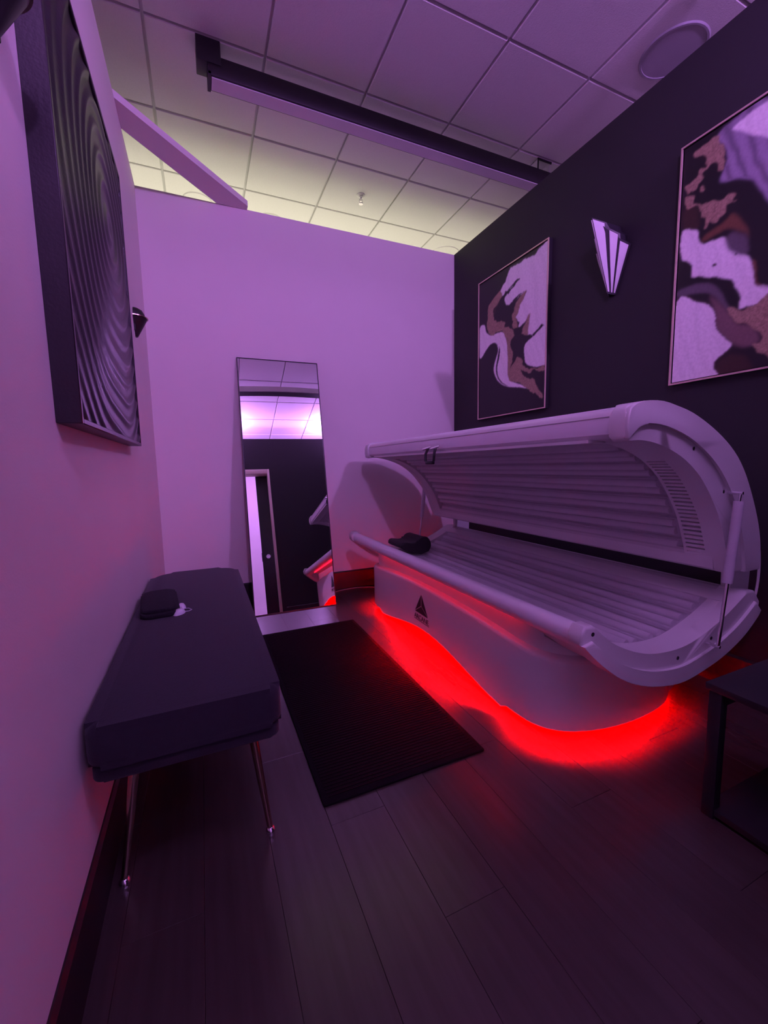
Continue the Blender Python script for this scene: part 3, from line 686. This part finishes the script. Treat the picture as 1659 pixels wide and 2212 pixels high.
# --- lower bed
rail_prof = [(1.128, .560), (1.108, .556), (1.094, .540), (1.090, .518), (1.096, .497), (1.112, .484), (1.140, .478), (1.185, .470), (1.215, .490), (1.200, .516), (1.160, .548)]
low = prism('lower_shell', offset(LOI, -.052)[3:]+offset(LOO, .012)[8:][::-1], YN+CT-.01, YE-CT+.01, M_plastic, bed, ang=30)
prism('front_rail', rail_prof, YN+CT-.008, YE-CT+.008, M_rail, low, ang=40)
prism('rear_rail', [(1.93, .52), (2.0, .556), (2.05, .556), (2.09, .50), (2.06, .45), (1.95, .42)], YN+CT-.006, YE-CT+.006, M_plastic, low, ang=35)
for side, (ya, yb) in (('near', (YN, YN+CT)), ('far', (YE-CT, YE))):
    prof = [(1.074, .545), (1.092, .575)]+LOI+[(2.06, .560), (2.105, .51)]+LOO[::-1]
    cap = prism('lower_end_cap', prof, ya+(.012 if side == 'near' else 0), yb-(.012 if side == 'far' else 0), M_plastic, bed, .010, 3, ang=50)
    rib = mid(LOI, LOO, .52)
    yy = (ya, ya+.02) if side == 'near' else (yb-.02, yb)
    prism('raised_rib', rib[1:]+resample(LOO, 40)[::-1], *yy, M_plastic, cap, .008, 3, ang=50)
    for q in (.03, .52, .72):
        P = mid(LOI, LOO, .28, 60)[int(q*59)]
        lathe('screw_cap', [(0, 0), (.007, 0), (.008, -.004), (.008, -.014)], M_dark, cap, (P[0], ya+.011 if side == 'near' else yb-.011, P[1]), 14, rot=Matrix.Rotation((1 if side == 'near' else -1)*math.pi/2, 3, 'X'))
    ya2, yb2 = (YN+CT-.012, YN+CT+.045) if side == 'near' else (YE-CT-.06, YE-CT+.012)
    sheet('rim_strip', LOI[3:], -.001, -.05, ya2, yb2, M_plastic, cap)
lamp_bank(LOI, 6, -1, low, YN+CT+.045, YE-CT-.06, .07, .95)
sheet('bed_acrylic', LOI[3:], 0, -.003, YN+CT+.045, YE-CT-.06, M_acryl, bed, 60)

# --- pedestal base with arched lower edge
front = [(1.158, y) for y in np.linspace(1.32, 2.80, 34)]
nearc = catmull([(1.90, 1.13), (1.80, 1.085), (1.68, 1.062), (1.55, 1.055), (1.41, 1.068), (1.295, 1.10), (1.215, 1.15), (1.172, 1.22), (1.158, 1.32)], 4)
farc = [(x, 4.12-y) for x, y in nearc][::-1]
path = nearc[:-1]+[(1.158, y) for y in np.linspace(1.32, 2.80, 40)]+farc[1:]
path += [(2.02, 2.95), (2.05, 2.7), (2.05, 1.4), (2.02, 1.17)]
def zb(x, y):
    if x > 1.18: return .045
    t = (y-2.06)/.70
    return .022+.095*max(0, math.cos(math.pi*min(1, abs(t))*.5))**1.6+.023*max(0, (abs(t)-.97)/.03 if abs(t) < 1 else 1)
def zt(x, y): return .332+.055*max(0, 1-((y-2.06)/1.0)**2)
def skirt(name, pth, ins, z0f, z1f, mt, parent):
    n = len(pth); cx, cy = 1.6, 2.06
    def inset(p, d):
        v = Vector((cx-p[0], (cy-p[1])*.35)); v.normalize(); return (p[0]+v.x*d, p[1]+v.y*d)
    verts = []; faces = []
    rows = [(0, 0), (0, .5), (0, .93), (.006, .975), (.018, 1.0), (.085, 1.03)]
    for d, t in rows:
        for p in pth:
            q = inset(p, d); a, b = z0f(*p), z1f(*p); verts.append((q[0], q[1], a+(b-a)*t))
    for p in pth: q = inset(p, .02); verts.append((q[0], q[1], z0f(*p)+.30*(z1f(*p)-z0f(*p))+.1))
    for p in pth: q = inset(p, .014); verts.append((q[0], q[1], z0f(*p)))
    R_ = len(rows)
    seq = list(range(R_))
    for a, b in zip(seq, seq[1:]):
        for i in range(n): faces.append((a*n+i, a*n+(i+1) % n, b*n+(i+1) % n, b*n+i))
    for i in range(n):   # bottom lip and inner face
        faces.append((i, (i+1) % n, (R_+1)*n+(i+1) % n, (R_+1)*n+i)); faces.append(((R_+1)*n+i, (R_+1)*n+(i+1) % n, R_*n+(i+1) % n, R_*n+i))
    o = mobj(name, verts, faces, mt, parent, True); o.data.set_sharp_from_angle(angle=math.radians(35)); return o
base = skirt('pedestal_base', path, 0, zb, zt, M_gloss, bed)
# inner plinth that carries the bed and the rear of the base
box('plinth', 1.36, 1.98, 1.35, 2.77, 0, .34, M_black, base)
def loo(x):
    for a, b in zip(LOO, LOO[1:]):
        if a[0] <= x <= b[0]: return a[1]+(b[1]-a[1])*(x-a[0])/(b[0]-a[0])
    return .30
def neck():
    v = []; f = []; n = len(path)
    for p in path:
        c = Vector((1.6-p[0], (2.06-p[1])*.35)).normalized(); q = (p[0]+c.x*.042, p[1]+c.y*.042)
        top = .479 if q[0] < 1.222 else max(.33, loo(q[0])+.02)
        v += [(q[0], q[1], .325), (q[0]-c.x*.008, q[1], top), (q[0]+c.x*.02, q[1]+c.y*.02, top), (q[0]+c.x*.02, q[1]+c.y*.02, .325)]
    for i in range(n):
        for k in range(4): f.append((i*4+k, i*4+(k+1) % 4, ((i+1) % n)*4+(k+1) % 4, ((i+1) % n)*4+k))
    o = mobj('neck', v, f, M_plastic, base, True); o.data.set_sharp_from_angle(angle=math.radians(40))
neck()
# red LED strip hung inside the skirt, open to the floor
def strip(name, pth, ins, z, w, hgt, mt, parent):
    n = len(pth); v = []; f = []
    for i, p in enumerate(pth):
        c = Vector((1.6-p[0], (2.06-p[1])*.35)).normalized()
        for d, zz in ((ins, z), (ins+w, z), (ins+w, z+hgt), (ins, z+hgt)): v.append((p[0]+c.x*d, p[1]+c.y*d, zz-z+min(zb(*p)+z, .124)))
    for i in range(n-1):
        for q in range(4): f.append((i*4+q, i*4+(q+1) % 4, i*4+4+(q+1) % 4, i*4+4+q))
    f += [(0,1,2,3), tuple((n-1)*4+q for q in range(4))]
    return mobj(name, v, f, mt, parent)
strip('led_strip', path[:-4], .085, .022, .012, .006, M_red, base)
tube('rail_led_strip', [(1.146, 1.30, .4705), (1.146, 2.80, .4705)], .005, M_red2, low, 8)

# --- gas struts, hinge columns, cable
for ys, yo in ((YN-.028, -1), (YE+.03, 1)):
    st = tube('gas_strut', [(1.812, ys, .945), (1.775, ys, .640)], .0165, M_strut, bed, 18)
    tube('strut_rod', [(1.776, ys, .645), (1.744, ys, .398)], .0065, M_chrome, st, 12)
    tube('strut_neck', [(1.812, ys, .942), (1.818, ys, .975)], .005, M_chrome, st, 10)
    for p in ((1.818, .975), (1.744, .398)):
        tube('strut_pivot', [(p[0], ys-.008*-yo, p[1]), (p[0]-.004, ys+.008*-yo+(.06 if yo < 0 else -.06), p[1])], .006, M_chrome, st, 10)
for y in (1.0, 3.08):
    hc = prism('hinge_column', [(2.03, .40), (2.16, .42), (2.17, .70), (2.13, .90), (2.07, .92), (2.01, .80), (2.02, .62)], y-.018, y+.018, M_plastic, bed, .004, 2)
    for p in ((2.12, .775), (2.135, .50)): lathe('hinge_bolt', [(0, .014), (.011, .014), (.013, .010), (.013, 0)], M_chrome, hc, (p[0], y-.018, p[1]), 12, rot=Matrix.Rotation(math.pi/2, 3, 'X'))
tube('power_cable', catmull([(2.02, .945, .86), (2.075, .93, .80), (2.115, .93, .66), (2.10, .93, .52), (2.03, .935, .43), (1.97, .925, .385)], 6), .005, M_plastic, bed, 8)

# --- printed logo on the base
XF = 1.158-.0012
def tri(name, pts, parent):
    v = [(XF, y, z) for y, z in pts]+[(XF+.0008, y, z) for y, z in pts]
    n = len(pts); mobj(name, v, [tuple(range(n)), tuple(range(n, 2*n))]+[(i, (i+1) % n, n+(i+1) % n, n+i) for i in range(n)], M_logo, parent)
A_, B_, C_, D_ = (2.121, .335), (2.205, .208), (2.040, .208), (2.122, .258)
def inn(p, q, r_, k=.93):
    g = tuple(sum(a)/3 for a in zip(p, q, r_)); return [tuple(g[i]+(s[i]-g[i])*k for i in (0, 1)) for s in (p, q, r_)]
tri('logo_facet', inn(A_, B_, D_, .90), base); tri('logo_facet', inn(A_, D_, C_, .90), base); tri('logo_facet', inn(B_, C_, D_, .93), base)
cu = bpy.data.curves.new('lettering', 'FONT'); cu.body = 'ARCANE'; cu.align_x = 'CENTER'; cu.size = .052; cu.extrude = .0004; cu.space_character = .92
tmp = bpy.data.objects.new('tmp', cu); COL.objects.link(tmp)
dg = bpy.context.evaluated_depsgraph_get(); me = bpy.data.meshes.new_from_object(tmp.evaluated_get(dg))
bpy.data.objects.remove(tmp, do_unlink=True); bpy.data.curves.remove(cu)
xs = [v.co.x for v in me.vertices]; k = .176/(max(xs)-min(xs))
for v in me.vertices: v.co = (XF-v.co.z, 2.122-v.co.x*k, .168+v.co.y*.80)
me.materials.clear(); me.materials.append(M_logo); link(bpy.data.objects.new('lettering', me), base)
box('logo_underline', XF, XF+.0008, 2.030, 2.212, .1595, .1625, M_logo, base)
local(bed)

# ------------------------------------------------------------------ pillow on the sunbed
def pillow():
    r = thing('head_pillow', 'contoured black vinyl pillow lying at the end of the sunbed', 'pillow', (1.485, 2.91, .428))
    prof = catmull([(-.145, .045), (-.150, .062), (-.135, .082), (-.10, .082), (-.04, .074), (0, .082), (.035, .108), (.075, .118), (.118, .104), (.140, .070), (.142, .030)], 4)
    prof += [(.125, .004), (.05, -.012), (-.04, .0), (-.12, .032)]
    prof = [(a*.86, b) for a, b in prof]
    prism('pillow_body', [(a, b) for a, b in prof], -.13, .13, M_pillow, r, .025, 4, ang=60)
    tube('piping', [(a, -.118, b) for a, b in prof], .004, M_pillow, r, 8, True)
pillow()

# ------------------------------------------------------------------ small black side table in the dark corner
def side_table():
    x0, x1, y0, y1, h_ = 1.372, 1.80, .33, .70, .43
    r = thing('side_table', 'small black open-frame table on the floor beside the end of the sunbed', 'table', ((x0+x1)/2, (y0+y1)/2, 0))
    t = .034
    box('tabletop', x0-.008, x1+.008, y0-.008, y1+.008, h_-.022, h_, M_black, r, .003)
    for a in (x0, x1-t):
        for b in (y0, y1-t): box('leg', a, a+t, b, b+t, 0, h_-.021, M_black, r, .002)
    box('shelf', x0+.004, x1-.004, y0+.004, y1-.004, .012, .032, M_black, r, .002)
    for b in (y0+.005, y1-t+.005): box('stretcher', x0+t, x1-t, b, b+.022, h_-.07, h_-.02, M_black, r)
    local(r)
side_table()

# ------------------------------------------------------------------ cord along the floor
tag(tube('power_cord', catmull([(.955, 3.38, .006), (1.02, 3.43, .005), (1.10, 3.455, .005), (1.25, 3.46, .005), (1.40, 3.38, .005), (1.50, 3.20, .005), (1.55, 3.0, .006)], 6), .0045, M_cord, None, 8),
    'thin grey cord on the floor by the baseboard, running under the sunbed', 'cord')
